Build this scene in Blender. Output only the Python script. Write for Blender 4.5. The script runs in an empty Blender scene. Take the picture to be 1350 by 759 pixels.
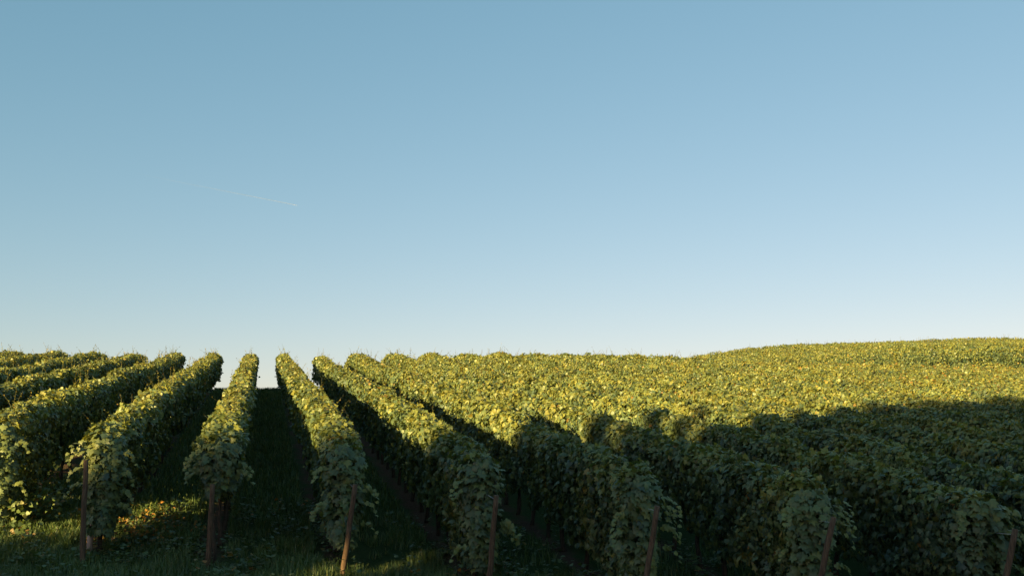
import bpy, math, random
import numpy as np

# ------------------------------------------------------------------ camera, sky, sun
S = bpy.context.scene
COL = S.collection
EYE = (0.0, 0.0, 0.0)                  # eye level is the origin of heights
YAW, PITCH = math.radians(14.1), math.radians(9.11)
cam_data = bpy.data.cameras.new("camera")
cam_data.lens = 35.0
cam_data.sensor_width = 36.0
cam_data.clip_start = 0.1
cam_data.clip_end = 80000.0
cam = bpy.data.objects.new("camera", cam_data)
cam.location = EYE
cam.rotation_euler = (math.pi / 2 + PITCH, 0, -YAW)
COL.objects.link(cam)
S.camera = cam

SUN_EL = math.radians(9.5)
SUN_TRAVEL = math.radians(49.0)        # heading the light travels to, clockwise from +Y (the rows run along +Y)
SX, SY = math.sin(SUN_TRAVEL), math.cos(SUN_TRAVEL)
TAN_EL = math.tan(SUN_EL)

world = bpy.data.worlds.new("World")
S.world = world
world.use_nodes = True
wt = world.node_tree
bg = wt.nodes["Background"]
sky = wt.nodes.new("ShaderNodeTexSky")
sky.sky_type = 'NISHITA'
sky.sun_disc = False
sky.sun_elevation = SUN_EL
sky.sun_rotation = SUN_TRAVEL + math.pi
sky.altitude = 300
sky.air_density = 1.0
sky.dust_density = 0.5
sky.ozone_density = 1.6
# the photograph's film response to the sky: a soft contrast curve per channel of the Nishita sky
sep_ = wt.nodes.new("ShaderNodeSeparateColor"); com_ = wt.nodes.new("ShaderNodeCombineColor")
wt.links.new(sky.outputs[0], sep_.inputs[0])
for i_, (g_, k_) in enumerate([(0.897, 1.15), (0.611, 1.60), (0.589, 1.69)]):
    pw_ = wt.nodes.new("ShaderNodeMath"); pw_.operation = 'POWER'; pw_.inputs[1].default_value = g_
    ml_ = wt.nodes.new("ShaderNodeMath"); ml_.operation = 'MULTIPLY'; ml_.inputs[1].default_value = k_
    wt.links.new(sep_.outputs[i_], pw_.inputs[0]); wt.links.new(pw_.outputs[0], ml_.inputs[0]); wt.links.new(ml_.outputs[0], com_.inputs[i_])
wt.links.new(com_.outputs[0], bg.inputs[0])
bg.inputs[1].default_value = 0.05

sd = bpy.data.lights.new("sun", 'SUN')
sd.energy = 5.0
sd.angle = math.radians(0.5)
sd.color = (1.0, 0.75, 0.29)
sun = bpy.data.objects.new("sun", sd)
sun.rotation_euler = (math.pi / 2 - SUN_EL, 0, -SUN_TRAVEL)
COL.objects.link(sun)

S.view_settings.view_transform = 'Standard'
S.view_settings.look = 'None'
S.view_settings.exposure = 1.80
S.view_settings.gamma = 1.0
S.view_settings.use_curve_mapping = False

S.render.engine = 'CYCLES'
S.cycles.max_bounces = 5
S.cycles.diffuse_bounces = 3
S.cycles.glossy_bounces = 2
S.cycles.transmission_bounces = 3
S.cycles.transparent_max_bounces = 4

rs = np.random.RandomState(7)
random.seed(7)

# ------------------------------------------------------------------ materials
def new_mat(name):
    m = bpy.data.materials.new(name)
    m.use_nodes = True
    nt = m.node_tree
    for n in list(nt.nodes):
        nt.nodes.remove(n)
    return m, nt

def N(nt, kind, **kw):
    n = nt.nodes.new(kind)
    for k, v in kw.items():
        if k in n.inputs:
            n.inputs[k].default_value = v
        else:
            setattr(n, k, v)
    return n

def ramp(nt, stops):
    r = nt.nodes.new("ShaderNodeValToRGB")
    cr = r.color_ramp
    while len(cr.elements) < len(stops):
        cr.elements.new(0.5)
    for e, (p, c) in zip(cr.elements, stops):
        e.position = p
        e.color = (*c, 1)
    return r

def leaf_material(name, stops, rough=0.50, spec=0.55, trans=0.25):
    m, nt = new_mat(name)
    at = N(nt, "ShaderNodeAttribute", attribute_name="tint")
    rp = ramp(nt, stops)
    nt.links.new(at.outputs["Fac"], rp.inputs[0])
    no = N(nt, "ShaderNodeTexNoise", Scale=0.6, Detail=3.0)
    geo = N(nt, "ShaderNodeNewGeometry")
    nt.links.new(geo.outputs["Position"], no.inputs["Vector"])
    mr = N(nt, "ShaderNodeMapRange")
    mr.inputs["From Min"].default_value = 0.3
    mr.inputs["From Max"].default_value = 0.7
    mr.inputs["To Min"].default_value = 0.78
    mr.inputs["To Max"].default_value = 1.2
    nt.links.new(no.outputs["Fac"], mr.inputs["Value"])
    mul = N(nt, "ShaderNodeVectorMath", operation='SCALE')
    nt.links.new(rp.outputs[0], mul.inputs[0])
    nt.links.new(mr.outputs[0], mul.inputs["Scale"])
    p = N(nt, "ShaderNodeBsdfPrincipled", Roughness=rough)
    p.inputs["Specular IOR Level"].default_value = spec
    nt.links.new(mul.outputs[0], p.inputs["Base Color"])
    tr = N(nt, "ShaderNodeBsdfTranslucent")
    warm = N(nt, "ShaderNodeVectorMath", operation='MULTIPLY')
    warm.inputs[1].default_value = (1.5, 1.35, 0.5)
    nt.links.new(mul.outputs[0], warm.inputs[0])
    nt.links.new(warm.outputs[0], tr.inputs[0])
    mx = N(nt, "ShaderNodeMixShader")
    mx.inputs[0].default_value = trans
    nt.links.new(p.outputs[0], mx.inputs[1])
    nt.links.new(tr.outputs[0], mx.inputs[2])
    out = N(nt, "ShaderNodeOutputMaterial")
    nt.links.new(mx.outputs[0], out.inputs[0])
    return m

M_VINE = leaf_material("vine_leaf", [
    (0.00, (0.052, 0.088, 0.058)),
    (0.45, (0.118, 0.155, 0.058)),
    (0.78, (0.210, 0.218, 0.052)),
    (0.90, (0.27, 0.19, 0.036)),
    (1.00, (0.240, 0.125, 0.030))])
M_GRASS = leaf_material("grass_blade", [
    (0.0, (0.05, 0.085, 0.032)), (0.6, (0.10, 0.155, 0.045)), (1.0, (0.24, 0.22, 0.09))], rough=0.5, trans=0.25)
M_WEED = leaf_material("weed_leaf", [
    (0.0, (0.04, 0.07, 0.026)), (0.7, (0.10, 0.14, 0.04)), (1.0, (0.34, 0.15, 0.035))], rough=0.5, trans=0.25)
M_TREE = leaf_material("tree_leaf", [
    (0.0, (0.020, 0.040, 0.012)), (1.0, (0.055, 0.085, 0.022))], trans=0.1)

def bumpy(name, stops, scale, bump, rough=0.85, dist=0.02, stretch=(1, 1, 1), detail=8.0):
    m, nt = new_mat(name)
    tc = N(nt, "ShaderNodeTexCoord")
    mp = N(nt, "ShaderNodeMapping")
    mp.inputs["Scale"].default_value = stretch
    nt.links.new(tc.outputs["Object"], mp.inputs[0])
    no = N(nt, "ShaderNodeTexNoise", Scale=scale, Detail=detail, Roughness=0.65)
    nt.links.new(mp.outputs[0], no.inputs["Vector"])
    rp = ramp(nt, stops)
    nt.links.new(no.outputs["Fac"], rp.inputs[0])
    p = N(nt, "ShaderNodeBsdfPrincipled", Roughness=rough)
    p.inputs["Specular IOR Level"].default_value = 0.25
    nt.links.new(rp.outputs[0], p.inputs["Base Color"])
    b = N(nt, "ShaderNodeBump", Strength=bump, Distance=dist)
    nt.links.new(no.outputs["Fac"], b.inputs["Height"])
    nt.links.new(b.outputs[0], p.inputs["Normal"])
    out = N(nt, "ShaderNodeOutputMaterial")
    nt.links.new(p.outputs[0], out.inputs[0])
    return m

M_POST = bumpy("weathered_post_wood", [(0.25, (0.035, 0.019, 0.012)), (0.5, (0.11, 0.065, 0.040)), (0.75, (0.21, 0.135, 0.085))],
               9.0, 0.8, 0.8, 0.01, (6, 6, 0.7))
M_BARK = bumpy("vine_bark", [(0.3, (0.035, 0.024, 0.017)), (0.7, (0.12, 0.085, 0.06))], 14.0, 1.0, 0.9, 0.02, (4, 4, 0.8))
M_WIRE = bumpy("galvanised_wire", [(0.0, (0.35, 0.37, 0.38)), (1.0, (0.5, 0.52, 0.54))], 5.0, 0.1, 0.4)
M_GUARD = bumpy("pale_guard_plastic", [(0.3, (0.50, 0.33, 0.27)), (0.7, (0.62, 0.45, 0.38))], 8.0, 0.3, 0.6)
M_STAKE = bumpy("pale_stake_wood", [(0.3, (0.42, 0.36, 0.30)), (0.7, (0.60, 0.52, 0.42))], 9.0, 0.5, 0.8, 0.01, (6, 6, 0.7))

# ground: reddish loam under the rows, green sward in the alleys, driven by position across the rows
def ground_material(row_x0, pitch):
    m, nt = new_mat("vineyard_ground")
    geo = N(nt, "ShaderNodeNewGeometry")
    n1 = N(nt, "ShaderNodeTexNoise", Scale=1.3, Detail=6.0, Roughness=0.7)
    n2 = N(nt, "ShaderNodeTexNoise", Scale=22.0, Detail=8.0, Roughness=0.7)
    for n in (n1, n2):
        nt.links.new(geo.outputs["Position"], n.inputs["Vector"])
    soil = ramp(nt, [(0.3, (0.045, 0.028, 0.020)), (0.55, (0.10, 0.058, 0.040)), (0.8, (0.18, 0.12, 0.085))])
    nt.links.new(n2.outputs["Fac"], soil.inputs[0])
    green = ramp(nt, [(0.3, (0.025, 0.042, 0.014)), (0.6, (0.05, 0.078, 0.022)), (0.85, (0.11, 0.11, 0.045))])
    nt.links.new(n2.outputs["Fac"], green.inputs[0])
    sep = N(nt, "ShaderNodeSeparateXYZ")
    nt.links.new(geo.outputs["Position"], sep.inputs[0])
    sub = N(nt, "ShaderNodeMath", operation='SUBTRACT')
    nt.links.new(sep.outputs["X"], sub.inputs[0]); sub.inputs[1].default_value = row_x0 - pitch / 2
    pp = N(nt, "ShaderNodeMath", operation='PINGPONG')
    nt.links.new(sub.outputs[0], pp.inputs[0]); pp.inputs[1].default_value = pitch / 2
    ad = N(nt, "ShaderNodeMath", operation='MULTIPLY_ADD')      # 0 mid alley, pitch/2 under the row
    nt.links.new(n1.outputs["Fac"], ad.inputs[0]); ad.inputs[1].default_value = 1.1
    nt.links.new(pp.outputs[0], ad.inputs[2])
    mr = N(nt, "ShaderNodeMapRange")
    mr.inputs["From Min"].default_value = 1.25; mr.inputs["From Max"].default_value = 1.5
    nt.links.new(ad.outputs[0], mr.inputs["Value"])
    mx = N(nt, "ShaderNodeMix", data_type='RGBA')
    nt.links.new(mr.outputs[0], mx.inputs[0])
    nt.links.new(green.outputs[0], mx.inputs[6]); nt.links.new(soil.outputs[0], mx.inputs[7])
    p = N(nt, "ShaderNodeBsdfPrincipled", Roughness=0.95)
    p.inputs["Specular IOR Level"].default_value = 0.1
    nt.links.new(mx.outputs[2], p.inputs["Base Color"])
    b = N(nt, "ShaderNodeBump", Strength=0.9, Distance=0.06)
    nt.links.new(n2.outputs["Fac"], b.inputs["Height"]); nt.links.new(b.outputs[0], p.inputs["Normal"])
    out = N(nt, "ShaderNodeOutputMaterial"); nt.links.new(p.outputs[0], out.inputs[0])
    return m

# ------------------------------------------------------------------ terrain
def smooth(a, b, x):
    t = np.clip((x - a) / (b - a), 0, 1)
    return t * t * (3 - 2 * t)

SLOPE = 0.1336
def G(X, Y):
    """height of the ground relative to the eye"""
    X = np.asarray(X, float); Y = np.asarray(Y, float)
    X, Y = np.broadcast_arrays(X, Y)
    right = smooth(8, 22, X)                              # 0: crest falls away, 1: hill goes on rising
    yc = 53.5
    o = np.maximum(Y - yc, 0)
    z_left = -1.95 + SLOPE * (np.minimum(Y, yc) - 16) + SLOPE * o - 0.020 * np.minimum(o, 14) ** 2 - 0.56 * np.maximum(o - 14, 0)
    z_left = z_left - 0.22 * smooth(22, 54, Y)
    z_left = np.maximum(z_left, -14)
    z_main = -1.95 + SLOPE * (np.minimum(Y, 54) - 16)
    # upper field
    hill = 0.030 + 0.075 * smooth(20, 62, X) + 0.028 * smooth(56, 82, X)
    o2 = np.maximum(Y - 54, 0)
    z_right = z_main + smooth(0, 5, o2) * (0.15 + 1.45 * smooth(26, 52, X)) + hill * np.minimum(o2, 42) - 0.10 * np.maximum(o2 - 42, 0)
    z = z_left * (1 - right) + z_right * right
    z = z + 0.26 * np.exp(-((X - 15) / 11.0) ** 2 - ((Y - 54) / 9.0) ** 2)
    # flat place where the camera stands
    r = np.hypot(X, Y)
    near = 1 - smooth(3.0, 10.0, np.where(Y > 0, r, 0))
    z = np.where(Y < 0, -1.7 + 0 * z, z * (1 - near) + (-1.7) * near)
    far = smooth(130, 260, r)
    return z * (1 - far) + (-14.0) * far

def G1(x, y):
    return float(G(x, y))

def finish(name, V, F_counts, F_idx, mats, parent=None, tint=None, mat_index=None, smooth_shade=False):
    me = bpy.data.meshes.new(name)
    V = np.asarray(V, np.float32)
    F_idx = np.asarray(F_idx, np.int32); F_counts = np.asarray(F_counts, np.int32)
    me.vertices.add(len(V)); me.vertices.foreach_set("co", V.ravel())
    me.loops.add(len(F_idx)); me.loops.foreach_set("vertex_index", F_idx)
    me.polygons.add(len(F_counts))
    st = np.zeros(len(F_counts), np.int32); st[1:] = np.cumsum(F_counts)[:-1]
    me.polygons.foreach_set("loop_start", st)
    me.polygons.foreach_set("loop_total", F_counts)
    if mat_index is not None:
        me.polygons.foreach_set("material_index", np.asarray(mat_index, np.int32))
    if smooth_shade:
        me.polygons.foreach_set("use_smooth", np.ones(len(F_counts), bool))
    if tint is not None:
        a = me.attributes.new("tint", 'FLOAT', 'POINT')
        a.data.foreach_set("value", np.asarray(tint, np.float32))
    me.update(calc_edges=True)
    for m in (mats if isinstance(mats, (list, tuple)) else [mats]):
        me.materials.append(m)
    o = bpy.data.objects.new(name, me)
    COL.objects.link(o)
    if parent is not None:
        o.parent = parent
    return o

def grid_mesh(name, xs, ys, fn, mat):
    X, Y = np.meshgrid(xs, ys)
    V = np.stack([X, Y, fn(X, Y)], -1).reshape(-1, 3)
    nx, ny = len(xs), len(ys)
    i = np.arange(nx - 1)[None, :] + nx * np.arange(ny - 1)[:, None]
    q = np.stack([i, i + 1, i + 1 + nx, i + nx], -1).reshape(-1)
    return finish(name, V, np.full((nx - 1) * (ny - 1), 4), q, mat, smooth_shade=True)

# ------------------------------------------------------------------ row layout
PITCH_R = 1.97
def ROW_X(k):
    if k >= 0: return 1.33 + PITCH_R * k
    if k == -1: return -0.58
    return -2.43 + PITCH_R * (k + 2)
# k = 0 is the row right of the open alley
def start_y(x):
    """the headland runs obliquely: rows start nearer to the camera towards the right"""
    pts = [(-14, 27.0), (-6.6, 20.8), (-4.4, 19.3), (-2.43, 17.5), (-0.58, 16.7), (1.33, 16.1), (3.3, 15.0), (5.27, 13.5), (7.24, 12.3), (9.21, 11.4), (13, 9.2)]
    return float(np.interp(x, [p[0] for p in pts], [p[1] for p in pts]))

xs = np.concatenate([np.linspace(-3000, -200, 12), np.linspace(-160, -24, 14), np.arange(-20, 104, 0.8), np.linspace(115, 200, 8), np.linspace(300, 3000, 12)])
ys = np.concatenate([np.linspace(-3000, -200, 12), np.linspace(-150, -4, 14), np.arange(0, 104, 0.8), np.linspace(112, 280, 14), np.linspace(400, 3000, 12)])
def ground_h(X, Y):
    return G(X, Y) + 0.03 * np.sin(X * 2.1 + 0.4 * Y) * np.sin(Y * 1.7 - X)
ground = grid_mesh("ground", xs, ys, ground_h, ground_material(1.25, PITCH_R))
ground["kind"] = "structure"

# ------------------------------------------------------------------ leaves
def normalize(v):
    return v / np.maximum(np.linalg.norm(v, axis=-1, keepdims=True), 1e-9)

def _leaf_near():
    o = [(0, 0.0), (-.27, -.17), (-.52, .10), (-.36, .30), (-.45, .60), (-.17, .60), (0, 1.0), (.17, .60), (.45, .60), (.36, .30), (.52, .10), (.27, -.17)]
    pts = [(0, .28, 0.0)] + [(x, y, -0.42 * (x * x + (y - .28) ** 2) - 0.06 * ((i % 2) == 1)) for i, (x, y) in enumerate(o)]
    tris = [(0, 1 + (i + 1) % 12, 1 + i) for i in range(12)]
    return np.array(pts), np.array(tris)
def _leaf_mid():
    pts = [(0, -.05, 0), (-.50, .08, -.14), (-.38, .58, -.16), (0, 1, -.26), (.38, .58, -.16), (.50, .08, -.14)]
    tris = [(0, 2, 1), (0, 3, 2), (0, 4, 3), (0, 5, 4)]
    return np.array(pts), np.array(tris)
def _leaf_far():
    pts = [(0, -.1, 0), (-.48, .40, -.13), (0, .95, -.2), (.48, .40, -.13)]
    return np.array(pts), np.array([(0, 2, 1), (0, 3, 2)])
LEAF = {0: _leaf_near(), 1: _leaf_mid(), 2: _leaf_far()}

class Bag:
    """collects geometry of one mesh"""
    def __init__(self):
        self.v, self.f, self.t, self.n = [], [], [], 0
        self.mi = []
    def leaves(self, P, Nn, T, size, tint, lod, mi=0):
        if len(P) == 0:
            return
        L, tri = LEAF[lod]
        Nn = normalize(Nn)
        T = normalize(T - (T * Nn).sum(-1, keepdims=True) * Nn)
        B = np.cross(T, Nn)
        V = (P[:, None, :] + size[:, None, None] * (L[None, :, 0:1] * B[:, None, :] + L[None, :, 1:2] * T[:, None, :] + L[None, :, 2:3] * Nn[:, None, :]))
        k = len(L)
        F = (tri[None] + (np.arange(len(P)) * k)[:, None, None] + self.n).reshape(-1, 3)
        self.v.append(V.reshape(-1, 3)); self.f.append(F); self.t.append(np.repeat(tint, k)); self.n += len(P) * k
        self.mi.append(np.full(len(F), mi))
    def tris(self, V, F, tint, mi=0):
        self.v.append(np.asarray(V)); self.f.append(np.asarray(F) + self.n)
        self.t.append(np.full(len(V), tint) if np.isscalar(tint) else np.asarray(tint)); self.n += len(V)
        self.mi.append(np.full(len(F), mi))
    def build(self, name, mat, parent=None):
        F = np.concatenate(self.f)
        return finish(name, np.concatenate(self.v), np.full(len(F), 3), F.ravel(), mat, parent, np.concatenate(self.t), np.concatenate(self.mi))

class Noise2:
    def __init__(self, seed):
        self.g = np.random.RandomState(seed).rand(257, 257)
    def __call__(self, a, b):
        a = np.asarray(a, float); b = np.asarray(b, float)
        ia = np.floor(a).astype(int); ib = np.floor(b).astype(int)
        fa = a - ia; fb = b - ib
        fa = fa * fa * (3 - 2 * fa); fb = fb * fb * (3 - 2 * fb)
        g = self.g
        A, B = ia % 256, ib % 256
        return 2 * ((g[A, B] * (1 - fa) + g[A + 1, B] * fa) * (1 - fb) + (g[A, B + 1] * (1 - fa) + g[A + 1, B + 1] * fa) * fb) - 1

# cross-section of a row, from the foot of the left face over the top to the foot of the right face
PX = np.array([-.15, -.18, -.20, -.23, -.26, -.13, .13, .26, .23, .20, .18, .15])
PZ = np.array([0, .28, .55, .74, .89, 1.0, 1.0, .89, .74, .55, .28, 0])
_d = np.concatenate([[0], np.cumsum(np.hypot(np.diff(PX), np.diff(PZ) * 1.5))]); PQ = _d / _d[-1]
_tx, _tz = np.gradient(PX, PQ), np.gradient(PZ * 1.5, PQ)
_nx, _nz = -_tz, _tx
_l = np.hypot(_nx, _nz); PNX, PNZ = _nx / _l, _nz / _l       # outward normal

def row_point(axis, origin, t, q, depth, nz, height, zb):
    """axis 0: row along Y at X=origin, axis 1: row along X at Y=origin"""
    px = np.interp(q, PQ, PX); pz = np.interp(q, PQ, PZ)
    nx = np.interp(q, PQ, PNX); nzz = np.interp(q, PQ, PNZ)
    if axis == 0:                       # vines are lower near the crest
        height = height * (1 - (0.09 if origin < 4.5 else 0.015) * smooth(20, 54, t))
    top = height + 0.07 * nz(t / 1.3, 3.7) + 0.06 * nz(t / 0.37, 9.1)
    lo = zb(t) + 0.16 * nz(t / 0.6, q * 2 + 31.0)
    disp = 0.07 * nz(t / 0.62, q * 6 + 50.0) + 0.08 * nz(t / 0.21, q * 13 + 90.0) - depth
    a = px + nx * disp
    z = lo + pz * (top - lo) + nzz * disp
    return a, z, nx, nzz

def foliage(bag, axis, origin, t0, t1, seed, height, zb, dens=1.0, autumn=0.0, faces=(1.0, 1.0), shoots=2.4, near_only=None):
    r = np.random.RandomState(seed)
    nz = Noise2(seed + 1000)
    step = 1.0
    a = t0
    wander = lambda t: 0.04 * nz(t / 5.0, 77.3) - (0.24 * smooth(18, 55, t) if axis == 0 and origin > 0 else 0.0)
    while a < t1 - 1e-6:
        b = min(a + step, t1)
        m = (a + b) / 2
        X, Y = (origin, m) if axis == 0 else (m, origin)
        d = math.hypot(X, Y)
        if d < 23: lod, size, lai = 0, 0.088, 2.9
        elif d < 40: lod, size, lai = 1, 0.086 + (d - 23) * 0.0002, 2.7
        else: lod, size, lai = 2, 0.094 + (d - 40) * 0.0006, 2.5
        area = 4.0 * (b - a)
        n = int(dens * lai * area / (0.66 * size * size) * (1.0 if lod < 2 else 0.9))
        q = r.rand(n)
        # thin the face that is turned away
        keep = r.rand(n) < np.where(q < 0.42, faces[0], np.where(q > 0.58, faces[1], 1.0))
        q = q[keep]; n = len(q)
        t = a + r.rand(n) * (b - a)
        depth = np.where(r.rand(n) < 0.78, r.exponential(0.075, n), r.rand(n) * 0.26) - 0.06
        aa, z, nx, nzz = row_point(axis, origin, t, q, depth, nz, height, zb)
        lat = origin + aa + wander(t)
        gx, gy = (lat, t) if axis == 0 else (t, lat)
        g0 = G(*((np.full(n, origin), t) if axis == 0 else (t, np.full(n, origin))))
        P = np.stack([gx, gy, g0 + z], -1)
        zero = np.zeros(n)
        out = np.stack([nx, zero, nzz], -1) if axis == 0 else np.stack([zero, nx, nzz], -1)
        up_ = np.clip(nzz, 0, 1)
        Nn = out * (1.0 - 0.45 * up_)[:, None] + np.stack([zero, zero, -0.10 + 0.75 * up_], -1) + r.normal(0, 1, (n, 3)) * (0.52 + 0.2 * up_)[:, None]
        T = np.array([0, 0, -1.0]) + out * 0.5 + r.normal(0, 0.55, (n, 3))
        sz = size * np.clip(r.normal(1.0, 0.26, n), 0.4, 1.5)
        base = 0.36 + 0.20 * nz(t / 0.9, q * 5 + 140) + r.normal(0, 0.22, n) + 0.25 * smooth(.80, .95, np.interp(q, PQ, PZ))  # top leaves are lighter, lifted further to stand in for sky light
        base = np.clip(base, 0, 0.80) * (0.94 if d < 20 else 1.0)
        yel = r.rand(n) < (0.008 + autumn * smooth(22, 30, t if axis == 0 else 60 + 0 * t) * (0.4 + 0.6 * (nz(t / 3.0, 200.5) > 0.1)))
        base = np.where(yel, 0.84 + 0.16 * r.rand(n), base)
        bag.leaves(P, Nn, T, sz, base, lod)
        a = b
    # canes that stray out of the sides
    if shoots > 0 and axis == 0:
        n = int((min(t1, 34) - t0) * 2.6)
        for t in t0 + r.rand(max(n, 0)) * max(min(t1, 34) - t0, 0):
            side = r.choice([-1, 1]); h0 = r.uniform(.9, 1.95) ; m = r.randint(5, 9); sp = np.arange(m) / m
            L = r.uniform(.10, .32); dyy = r.normal(0, .2)
            P = np.stack([origin + side * (.18 + L * sp), t + dyy * sp, G1(origin, t) + h0 + L * (.5 * sp - 1.1 * sp * sp)], -1)
            bag.leaves(P, np.array([side * .5, -.2, .7]) + r.normal(0, .45, (m, 3)), np.array([side * .6, 0, -.7]) + r.normal(0, .45, (m, 3)), .085 * (1 - .5 * sp), np.clip(.5 + .3 * sp + r.normal(0, .08, m), 0, .9), 0 if math.hypot(origin, t) < 23 else 1)
    # young shoots that stand up above the hedge
    if shoots > 0:
        n = int((t1 - t0) * shoots)
        tt = t0 + r.rand(n) * (t1 - t0)
        for t in tt:
            X, Y = (origin, t) if axis == 0 else (t, origin)
            d = math.hypot(X, Y)
            q0 = 0.5 + r.normal(0, 0.05)
            aa, z, _, _ = row_point(axis, origin, np.array([t]), np.array([q0]), np.array([0.05]), nz, height, zb)
            lat = origin + float(aa[0]) + float(wander(t))
            x, y = (lat, t) if axis == 0 else (t, lat)
            z0 = float(z[0]) + G1(*((origin, t) if axis == 0 else (t, origin)))
            hgt = 0.10 + r.rand() ** 2.4 * 0.55
            lean = r.normal(0, 0.25, 2)
            nseg = 5
            s = np.linspace(0, 1, nseg + 1)
            cx = x + lean[0] * hgt * s * s * 1.2; cy = y + lean[1] * hgt * s * s * 1.2; cz = z0 + hgt * s * (1 - .12 * s * abs(lean[0]))
            w = (0.004 if d < 30 else 0.006) * (1 - 0.7 * s)
            C = np.stack([cx, cy, cz], -1)
            ang = [0, 2.1, 4.2]
            ring = np.stack([C + np.stack([np.cos(k) * w, np.sin(k) * w, 0 * w], -1) for k in ang], 1).reshape(-1, 3)
            F = []
            for i in range(nseg):
                for k in range(3):
                    p, p2 = 3 * i + k, 3 * i + (k + 1) % 3
                    F += [(p, p2, p2 + 3), (p, p2 + 3, p + 3)]
            bag.tris(ring, F, 0.82)
            m = max(3, int(hgt / 0.045))
            sp = np.linspace(0.1, 1, m)
            P = np.stack([np.interp(sp, s, cx), np.interp(sp, s, cy), np.interp(sp, s, cz)], -1)
            an = np.arange(m) * 2.6 + r.rand() * 6
            T = np.stack([np.cos(an), np.sin(an), 0.1 + 0.7 * sp], -1)
            Nn = np.stack([-np.cos(an) * .5, -np.sin(an) * .5, np.ones(m)], -1) + r.normal(0, .35, (m, 3))
            bag.leaves(P, Nn, T, (0.075 - 0.045 * sp) * (1.0 if d < 35 else 1.25), np.clip(0.6 + 0.3 * sp + r.normal(0, .06, m), 0, 1), 1 if d < 40 else 2)

def end_cap(bag, x, y0, seed, height, zlow, width=0.32, trail=0.0):
    """leaves closing the near end of a row"""
    r = np.random.RandomState(seed)
    nz = Noise2(seed + 5)
    n = int(3.9 * (height - zlow) * 2 * width / (0.66 * .100 ** 2))
    a = r.uniform(-1, 1, n); z = zlow + (height - zlow) * r.rand(n)
    round_ = np.sqrt(np.clip(1 - a * a, 0, 1))
    tz = (z - zlow) / (height - zlow)
    dy = -(0.24 + 0.08 * smooth(0.3, 0.75, tz) * (1 - smooth(.9, 1, tz))) * round_ + 0.12 * nz(a * 3, z * 3) + r.exponential(0.05, n)
    wz = np.interp(tz, [0, .3, .75, .95, 1], [.55, .8, 1.05, .85, .5]) * width
    P = np.stack([x + a * wz, y0 + 0.12 + dy, G1(x, y0) + z], -1)
    out = np.stack([a * .8, -round_, 0.2 + 0 * a], -1)
    Nn = out + np.array([0, 0, .4]) + r.normal(0, .4, (n, 3))
    T = np.array([0, 0, -1.0]) + out * .5 + r.normal(0, .5, (n, 3))
    bag.leaves(P, Nn, T, .100 * np.clip(r.normal(1, .3, n), .45, 1.7), np.clip(.42 + .18 * nz(a * 4, z * 4 + 9) + r.normal(0, .13, n), 0, .8), 0)
    # hanging trails
    for _ in range(9):
        zt = r.uniform(zlow + .3, height - .1); side = r.choice([-1, 1])
        m = 7; s = np.arange(m) / m
        P = np.stack([x + side * (width * .9 + .22 * s + .05 * r.rand(m)), y0 - .05 - .15 * s + r.normal(0, .03, m), G1(x, y0) + zt - .35 * s * s + .08 * s], -1)
        bag.leaves(P, np.stack([side * .4 + 0 * s, -.8 + 0 * s, .6 + 0 * s], -1) + r.normal(0, .35, (m, 3)), np.array([side * .5, -.2, -.8]) + r.normal(0, .4, (m, 3)), .10 * (1 - .4 * s), .5 + .2 * r.rand(m), 0)

def tube(points, radii, seg=8, tint=0.5, wob=0.0, r=rs):
    points = np.asarray(points, float); n = len(points)
    V, F = [], []
    for i in range(n):
        d = points[min(i + 1, n - 1)] - points[max(i - 1, 0)]
        d = d / np.linalg.norm(d)
        h = np.array([1.0, 0, 0]) if abs(d[0]) < .9 else np.array([0, 1.0, 0])
        u = np.cross(d, h); u /= np.linalg.norm(u); w = np.cross(d, u)
        for k in range(seg):
            a = 2 * math.pi * k / seg
            rr = radii[i] * (1 + wob * (r.rand() - .5))
            V.append(points[i] + rr * (math.cos(a) * u + math.sin(a) * w))
    for i in range(n - 1):
        for k in range(seg):
            p, p2 = i * seg + k, i * seg + (k + 1) % seg
            F += [(p, p2, p2 + seg), (p, p2 + seg, p + seg)]
    c0, c1 = len(V), len(V) + 1
    V += [points[0], points[-1]]
    for k in range(seg):
        F.append((c0, (k + 1) % seg, k)); F.append((c1, (n - 1) * seg + k, (n - 1) * seg + (k + 1) % seg))
    return np.array(V), np.array(F)

def tube_obj(name, points, radii, mat, parent=None, seg=8, wob=0.0, smooth_shade=True):
    V, F = tube(points, radii, seg, wob=wob)
    return finish(name, V, np.full(len(F), 3), F.ravel(), mat, parent, smooth_shade=smooth_shade)

def empty(name, loc):
    o = bpy.data.objects.new(name, None); o.location = loc; o.empty_display_size = .3
    COL.objects.link(o)
    return o

def adopt(o, root):
    """child mesh built in world coordinates"""
    o.parent = root
    o.matrix_parent_inverse = root.matrix_basis.inverted()

ORD = ["first", "second", "third", "fourth", "fifth", "sixth", "seventh", "eighth", "ninth", "tenth", "eleventh", "twelfth",
       "thirteenth", "fourteenth", "fifteenth", "sixteenth", "seventeenth", "eighteenth", "nineteenth", "twentieth",
       "twenty-first", "twenty-second", "twenty-third", "twenty-fourth", "twenty-fifth", "twenty-sixth", "twenty-seventh"]

# ------------------------------------------------------------------ vine stems (five shapes, shared)
stem_meshes = []
for i in range(5):
    r = np.random.RandomState(40 + i)
    hgt = 0.85
    zz = np.linspace(-0.05, hgt, 7)
    pts = np.stack([np.cumsum(r.normal(0, .018, 7)), np.cumsum(r.normal(0, .018, 7)), zz], -1)
    o = tube_obj("trunk_source", pts, np.linspace(.042, .022, 7) * (1 + .2 * r.rand(7)), M_BARK, seg=7, wob=.35)
    stem_meshes.append(o.data)
    bpy.data.objects.remove(o)

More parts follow.
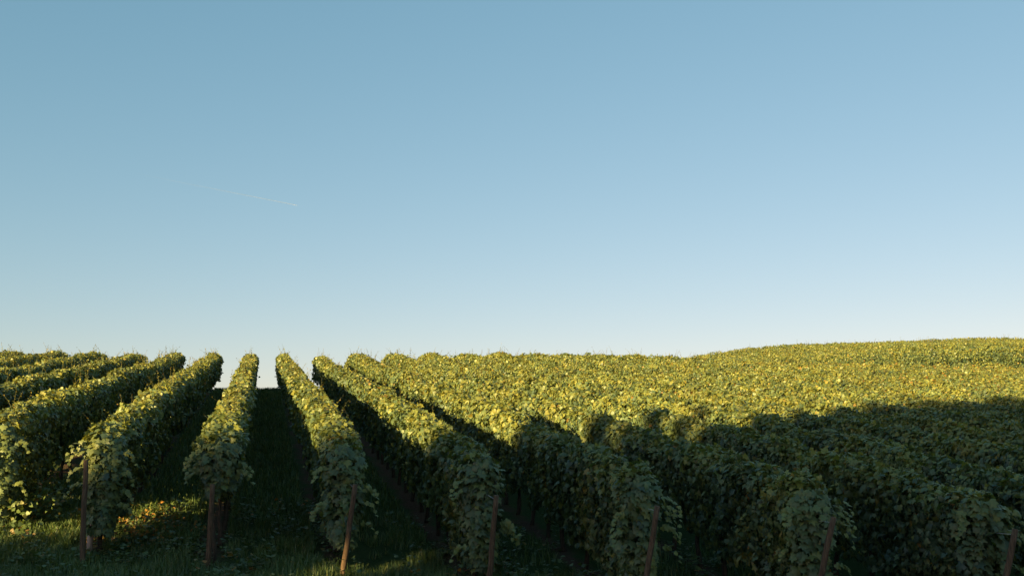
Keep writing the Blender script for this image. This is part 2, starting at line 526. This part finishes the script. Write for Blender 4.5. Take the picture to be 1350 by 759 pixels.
# ------------------------------------------------------------------ the rows that climb the slope
LOOK = {
    -3: "sunlit vine row leaving the frame low on the left, lower leaves glowing yellow",
    -2: "vine row ending in a leafy column behind the leftmost upright brown post",
    -1: "narrow vine row along the left side of the open dark alley, bare at its foot",
    0: "vine row along the right side of the open dark alley, its end in shade",
}
for k in range(-7, 24):
    x = ROW_X(k)
    y0 = start_y(x)
    if x > 12: y0 = max(9.8, x / 0.88 - 6)
    if x < -5: y0 = max(y0, abs(x) / 0.233 - 8)
    y1 = 57.0 if x < 4.5 else (64.0 if x < 18 else 55.5)
    hgt = {-3: 2.0, -2: 2.02, -1: 2.0, 0: 2.02, 1: 1.94}.get(k, 1.94)
    low = {-3: .12, -2: .42, -1: 1.12, 0: .45, 1: .32, 2: .42, 3: .40, 4: .35}.get(k, .5)
    general = .62 if k < 1 else .55
    def zb(t, y0=y0, low=low, general=general):
        return low + (general - low) * smooth(y0 + .6, y0 + 3.0, np.asarray(t, float))
    root = empty("vine_row", (x, y0, G1(x, y0)))
    if k in LOOK: lab = LOOK[k]
    elif k < -3: lab = "%s vine row to the left of the one behind the leftmost upright post" % ORD[-3 - k]
    else: lab = "%s vine row to the right of the open dark alley" % ORD[k]
    root["label"] = lab
    root["category"] = "vine row"
    root["group"] = "vine rows running up the slope"
    bag = Bag()
    aut = 0.012 + 0.17 * float(smooth(14, 44, x))
    foliage(bag, 0, x, y0, y1, 100 + k, hgt, zb, dens=1.0, autumn=aut,
            faces=(1.0, 0.45 if k > 1 else (0.85 if k >= 0 else 1.0)), shoots=3.6 if k < 4 else 2.2)
    if k <= 5:
        end_cap(bag, x, y0, 300 + k, hgt - .04, low)
    adopt(bag.build("foliage", M_VINE), root)
    # stems under the leaves, as far as they can be seen
    if -3 <= k <= 7:
        n = {-3: 7, -2: 12, -1: 16, 0: 18, 1: 14, 2: 12, 3: 10, 4: 8}.get(k, 6)
        for j in range(n):
            yy = y0 + .35 + j * 1.1 + rs.uniform(-.12, .12)
            o = bpy.data.objects.new("trunk", stem_meshes[rs.randint(5)])
            o.location = (x + rs.uniform(-.05, .05), yy, G1(x, yy))
            o.rotation_euler = (0, 0, rs.uniform(0, 6.28)); o.scale = (1, 1, rs.uniform(.9, 1.1))
            COL.objects.link(o); adopt(o, root)

# ------------------------------------------------------------------ the upper field: rows that run across its slope
nU = 20
for j in range(nU):
    y = 57.5 + 1.95 * j
    xa = 19.0 + 0.25 * j; xb = y / 0.86 * 0.88 / 0.88 + 6
    xb = 0.88 * y + 5
    root = empty("vine_row", (xa, y, G1(xa, y)))
    root["label"] = "%s vine row of the upper right field, counted from its front edge" % ORD[j]
    root["category"] = "vine row"
    root["group"] = "vine rows of the upper field on the right"
    bag = Bag()
    def zb(t): return 0.45 + 0 * np.asarray(t, float)
    foliage(bag, 1, y, xa, xb, 600 + j, 2.0, zb, dens=0.62, autumn=0.02, faces=(1.0 if j < 3 else .8, 0.35), shoots=1.6)
    adopt(bag.build("foliage", M_VINE), root)

# ------------------------------------------------------------------ end posts (top height, lean along the row and sideways)
POSTS = {-2: (-.14, -.50, 1.63, -.06, .05, "upright brown wooden post in front of the leftmost leafy row end"),
         -1: (-.12, -.15, 1.32, .03, -.08, "dark thin wooden post under the narrow row end left of the open alley"),
         0: (-.06, -.45, 1.45, .17, -.20, "leaning brown post with orange lit foot, right of the open dark alley"),
         1: (.00, -.36, 1.45, .08, -.25, "leaning round post before the leafy row end with one bright leaf above it"),
         2: (-.22, -.32, 1.55, .24, -.25, "leaning post with rusty lit middle, in front of the shaded second hedge end"),
         3: (-.36, -.28, 1.60, .36, -.25, "leaning post cut by the bottom edge, tied with a pale blue wire"),
         4: (-.36, -.28, 1.60, .38, -.25, "leaning post in the bottom right corner of the photo")}
for k, (dx, dy, h, lx, ly, lab) in POSTS.items():
    x, y = ROW_X(k) + dx, start_y(ROW_X(k)) + dy
    z = G1(x, y)
    s = np.linspace(0, 1, 9)
    r = np.random.RandomState(900 + k)
    P = np.stack([x + lx * s + r.normal(0, .004, 9), y + ly * s + r.normal(0, .004, 9), z - .15 + (h + .15) * s], -1)
    o = tube_obj("wooden_post", P, np.linspace(.044, .037, 9), M_POST, seg=14, wob=.10)
    o["label"] = lab; o["category"] = "post"; o["group"] = "wooden end posts of the vine rows"
    # anchor wire from the post head back into the row
    if k >= 0:
        a = P[-1] - np.array([0, 0, .07]); b = np.array([ROW_X(k), start_y(ROW_X(k)) + .5, G1(ROW_X(k), start_y(ROW_X(k)) + .5) + 1.45])
        w = tube_obj("trellis_wire", [a, (a + b) / 2 - np.array([0, 0, .02]), b], [.003, .003, .003], M_WIRE, seg=5)
        adopt_root = o
        w.parent = o

# vine guard at the foot of the left row end, and pale stakes in the upper field
gx, gy = ROW_X(-2) - .18, start_y(ROW_X(-2)) + .35
gz = G1(gx, gy)
V = []
o = tube_obj("vine_guard", [(gx, gy, gz - .02), (gx, gy, gz + .25), (gx + .01, gy, gz + .55)], [.045, .047, .045], M_GUARD, seg=10)
o["label"] = "short pinkish guard tube at the foot of the leftmost leafy row end"; o["category"] = "vine guard"
for (sx, sy, hh, lab) in [(50.0, 56.4, 1.75, "pale thin stake standing at the front edge of the upper field, tallest one"),
                          (46.3, 55.2, 1.9, "pale stub of a stake between the two fields, left of the tallest one"),
                          (54.6, 56.4, 1.55, "pale stake at the front edge of the upper field near the right border")]:
    z = G1(sx, sy)
    o = tube_obj("wooden_stake", [(sx, sy, z - .1), (sx + .01, sy, z + hh * .5), (sx + .05, sy, z + hh)], [.05, .048, .045], M_STAKE, seg=8)
    o["label"] = lab; o["category"] = "stake"; o["group"] = "pale stakes of the upper field"

# ------------------------------------------------------------------ grass and weeds at the row ends
def scatter(n, x0, x1, y0, y1, r):
    return r.uniform(x0, x1, n), r.uniform(y0, y1, n)

def head_y(X):
    return np.interp(X, [-14, -6.6, -4.4, -2.43, -0.58, 1.33, 3.3, 5.27, 7.24, 9.21, 13], [27.0, 20.8, 19.3, 17.5, 16.7, 16.1, 15.0, 13.5, 12.3, 11.4, 9.2])

def grass_blades(bag, X, Y, H, r, width=.007):
    n = len(X)
    z = ground_h(X, Y) - .01
    an = r.uniform(0, 6.28, n); lean = r.uniform(.1, .75, n) * H
    dx, dy = np.cos(an), np.sin(an)
    wx, wy = -dy * width, dx * width
    P0 = np.stack([X - wx, Y - wy, z], -1); P1 = np.stack([X + wx, Y + wy, z], -1)
    mx, my, mz = X + dx * lean * .35, Y + dy * lean * .35, z + H * .6
    P2 = np.stack([mx + wx * .8, my + wy * .8, mz], -1); P3 = np.stack([mx - wx * .8, my - wy * .8, mz], -1)
    P4 = np.stack([X + dx * lean, Y + dy * lean, z + H * .95], -1)
    V = np.stack([P0, P1, P2, P3, P4], 1).reshape(-1, 3)
    F = (np.array([(0, 1, 2), (0, 2, 3), (3, 2, 4)])[None] + (np.arange(n) * 5)[:, None, None]).reshape(-1, 3)
    bag.tris(V, F, np.repeat(np.clip(r.normal(.45, .22, n), 0, 1), 5))

r = np.random.RandomState(55)
gn = Noise2(4)
bag = Bag()
X, Y = scatter(260000, -9, 9, 10.5, 24, r)
hy = head_y(X)
cl = gn(X / .55, Y / .55) + .5 * gn(X / .18, Y / .18)
off = np.abs(((X - 1.25) / PITCH_R + .5) % 1 - .5) * PITCH_R       # distance from the nearest row line
keep = (Y < hy + 5.0) & (Y > hy - 4.2) & (cl > -.35 - .4 * (Y < hy)) & ((off > .25) | (Y < hy)) & (r.rand(len(X)) < np.where(Y > hy + 2, .5, 1)) & (r.rand(len(X)) < np.where(X > 3.5, .45, 1))
X, Y, cl = X[keep], Y[keep], cl[keep]
grass_blades(bag, X, Y, (.10 + .13 * r.rand(len(X))) * (1 + .55 * cl), r)
X, Y = scatter(60000, -4.2, 4.2, 20, 56, r)
off = np.abs(((X - 1.25) / PITCH_R + .5) % 1 - .5) * PITCH_R
k_ = off > .3
grass_blades(bag, X[k_], Y[k_], .08 + .12 * r.rand(k_.sum()), r, .011)
g = bag.build("grass", M_GRASS); g["kind"] = "stuff"
g["label"] = "uneven green grass on the headland and in the alleys"; g["category"] = "grass"

bag = Bag()
n = 1500
X, Y = scatter(n, -8, 9, 10.5, 24, r)
hy = head_y(X)
keep = (Y < hy + 4.5) & (Y > hy - 3.0) & (gn(X / .9 + 40, Y / .9) > -.25)
X, Y = X[keep], Y[keep]
for x, y in zip(X, Y):
    m = r.randint(12, 30); h = r.uniform(.10, .42); rad = r.uniform(.08, .22)
    an = r.uniform(0, 6.28, m); rr = rad * np.sqrt(r.rand(m)); zz = h * r.rand(m) ** .7
    P = np.stack([x + rr * np.cos(an), y + rr * np.sin(an), G1(x, y) + zz], -1)
    T = np.stack([np.cos(an), np.sin(an), r.uniform(-.3, .8, m)], -1)
    Nn = np.stack([-.4 * np.cos(an), -.4 * np.sin(an), np.ones(m)], -1) + r.normal(0, .3, (m, 3))
    bag.leaves(P, Nn, T, r.uniform(.03, .085, m), np.clip(r.normal(.4, .2, m) + (.35 if r.rand() < .06 else 0), 0, 1), 1)
# weeds and litter, orange sun glow put into their tint, at the foot of the leftmost leafy row end
for _ in range(95):
    x, y = -1.9 + r.normal(0, .42), 19.3 + r.normal(0, .75)
    m = r.randint(10, 22); h = r.uniform(.06, .38); rad = r.uniform(.08, .2)
    an = r.uniform(0, 6.28, m); rr = rad * np.sqrt(r.rand(m)); zz = h * r.rand(m) ** .7
    P = np.stack([x + rr * np.cos(an), y + rr * np.sin(an), G1(x, y) + zz], -1)
    T = np.stack([np.cos(an), np.sin(an), r.uniform(-.5, .8, m)], -1)
    bag.leaves(P, r.normal(0, .6, (m, 3)) + np.array([-.4, -.5, .4]), T, r.uniform(.03, .075, m), np.clip(r.normal(.74, .2, m), 0, 1), 1)
# taller leafy undergrowth, sunlight put into its lighter tint, at the foot of the row leaving the frame on the left
for _ in range(120):
    x, y = -4.15 + r.normal(0, .28), 20.6 + r.normal(0, 1.0)
    m = r.randint(14, 30); h = r.uniform(.2, .75); rad = r.uniform(.1, .25)
    an = r.uniform(0, 6.28, m); rr = rad * np.sqrt(r.rand(m)); zz = h * r.rand(m) ** .7
    P = np.stack([x + rr * np.cos(an), y + rr * np.sin(an), G1(x, y) + zz], -1)
    T = np.stack([np.cos(an), np.sin(an), r.uniform(-.5, .8, m)], -1)
    bag.leaves(P, r.normal(0, .6, (m, 3)) + np.array([-.4, -.5, .4]), T, r.uniform(.04, .09, m), np.clip(r.normal(.6, .15, m), 0, 1), 1)
w = bag.build("weeds", M_WEED); w["kind"] = "stuff"
w["label"] = "low broad-leaved weeds among the grass at the row ends"; w["category"] = "weeds"

# ------------------------------------------------------------------ treeline behind the camera that shades the foreground
PERP = (SY, -SX)
S0 = -48.0
def pt_us(P):
    u = P[0] * PERP[0] + P[1] * PERP[1]; s = P[0] * SX + P[1] * SY
    return u, s, P[2] + s * TAN_EL
# points of the photo where the shade on the vines ends: (X, Y, height above ground)
EDGE = [(-12, 26, -0.2), (-7.0, 20.5, -0.2), (-4.4, 19.2, -0.5), (-3.4, 19.8, -0.6), (-1.9, 18.9, -0.15), (-2.75, 17.6, 1.2), (-.8, 16.9, 1.95), (1.3, 16.6, 2.1),
        (3.2, 16.3, 2.1), (5.3, 16.9, 2.1), (7.2, 18.0, 2.1), (9.0, 20.5, 2.15), (12.6, 25.0, 2.25), (16.0, 25.0, 2.25), (20, 25.5, 2.25), (26, 27, 2.25)]
E_ = sorted([(lambda a: (a[0], a[2]))(pt_us((x, y, G1(x, y) + h))) for x, y, h in EDGE])
EU = [e[0] for e in E_] + [E_[-1][0] + 30]; EV = [e[1] for e in E_] + [E_[-1][1]]
r = np.random.RandomState(77)
tn = Noise2(12)
n = 230000
u = r.uniform(-34, 34, n)
UC = EU[3] + 1.0                        # left of this an unseen low thicket, put closer for a crisper shade edge
S_ = np.where(u < UC, -12.0, S0)
topv = np.interp(u, EU, EV) - S_ * TAN_EL + .30 * tn(u / .8, 5.5) + .35 * tn(u / .25, 8.5) - .45 + np.where(u < EU[3] + 1.0, .16, .50) * r.normal(0, 1, n)
zg = np.where(u < UC, G(u * PERP[0] + S_ * SX, u * PERP[1] + S_ * SY) - .3, -1.8)
zz = zg + (topv - zg) * r.rand(n) ** .8
ss = S_ + r.uniform(-1.0, 1.0, n) * np.where(u < UC, 1, 2) * np.sqrt(np.clip((topv - zz) / 2.5, .05, 1))
zz = zz - (ss - S_) * TAN_EL
HOLES = [(1.25, 15.6, .30, .25), (ROW_X(2) + .12, 12.5, .9, .1), (2.95, 14.9, 1.1, .08)]  # gaps cut in the unseen leaves to drop sun spots on the row ends
keep = np.ones(n, bool)
for hx, hy_, hz, hr in HOLES:
    hu, hs, hv = pt_us((hx, hy_, G1(hx, hy_) + hz))
    keep &= np.hypot(u - hu, (zz + ss * TAN_EL) - hv) > hr + .12
u, ss, zz = u[keep], ss[keep], zz[keep]
P = np.stack([u * PERP[0] + ss * SX, u * PERP[1] + ss * SY, zz], -1)
bag = Bag()
m = len(P)
bag.leaves(P, r.normal(0, 1, (m, 3)) + np.array([-SX, -SY, 0]) * .8, r.normal(0, 1, (m, 3)), r.uniform(.22, .38, m), r.rand(m), 1)
for i in range(22):
    uu = -33 + 3.1 * i + r.uniform(-.6, .6)
    if uu < UC: continue
    hh = float(np.interp(uu, EU, EV)) - S0 * TAN_EL
    x, y = uu * PERP[0] + S0 * SX, uu * PERP[1] + S0 * SY
    V, F = tube([(x, y, -1.9), (x + .1, y, -1.7 + .5 * hh), (x, y + .1, -1.7 + hh * .9)], [.18, .14, .05], 8)
    bag.tris(V, F, .2, 1)
t = bag.build("treeline", [M_TREE, M_BARK]); t["kind"] = "stuff"
t["label"] = "dense treeline behind the viewer that shades the foreground"; t["category"] = "treeline"

# ------------------------------------------------------------------ contrail
def pixel_dir(px, py):
    a, b = (px - 675) / 1312.5, (379.5 - py) / 1312.5
    F = np.array([math.sin(YAW) * math.cos(PITCH), math.cos(YAW) * math.cos(PITCH), math.sin(PITCH)])
    R = np.array([math.cos(YAW), -math.sin(YAW), 0]); U = np.cross(R, F)
    return F + a * R + b * U
ALT = 9000.0
d0, d1 = pixel_dir(180, 229), pixel_dir(393, 271)
A, B = d0 * ALT / d0[2], d1 * ALT / d1[2]
m, nt = new_mat("contrail_ice")
tc = N(nt, "ShaderNodeTexCoord"); sx_ = N(nt, "ShaderNodeSeparateXYZ")
nt.links.new(tc.outputs["Generated"], sx_.inputs[0])
rp = ramp(nt, [(0.0, (0, 0, 0)), (0.40, (.06, .06, .06)), (0.8, (.20, .20, .20)), (0.97, (.30, .30, .30)), (1.0, (0, 0, 0))])
nt.links.new(sx_.outputs["X"], rp.inputs[0])
df = N(nt, "ShaderNodeBsdfDiffuse"); df.inputs[0].default_value = (.9, .9, .9, 1)
tp = N(nt, "ShaderNodeBsdfTransparent"); mx = N(nt, "ShaderNodeMixShader")
nt.links.new(rp.outputs[0], mx.inputs[0]); nt.links.new(tp.outputs[0], mx.inputs[1]); nt.links.new(df.outputs[0], mx.inputs[2])
out = N(nt, "ShaderNodeOutputMaterial"); nt.links.new(mx.outputs[0], out.inputs[0])
s = np.linspace(0, 1, 24)
P = A[None] * (1 - s[:, None]) + B[None] * s[:, None]
c = tube_obj("contrail", P, 16 - 6 * s, m, seg=8)
c["label"] = "thin faint white vapour trail slanting across the sky"; c["category"] = "contrail"
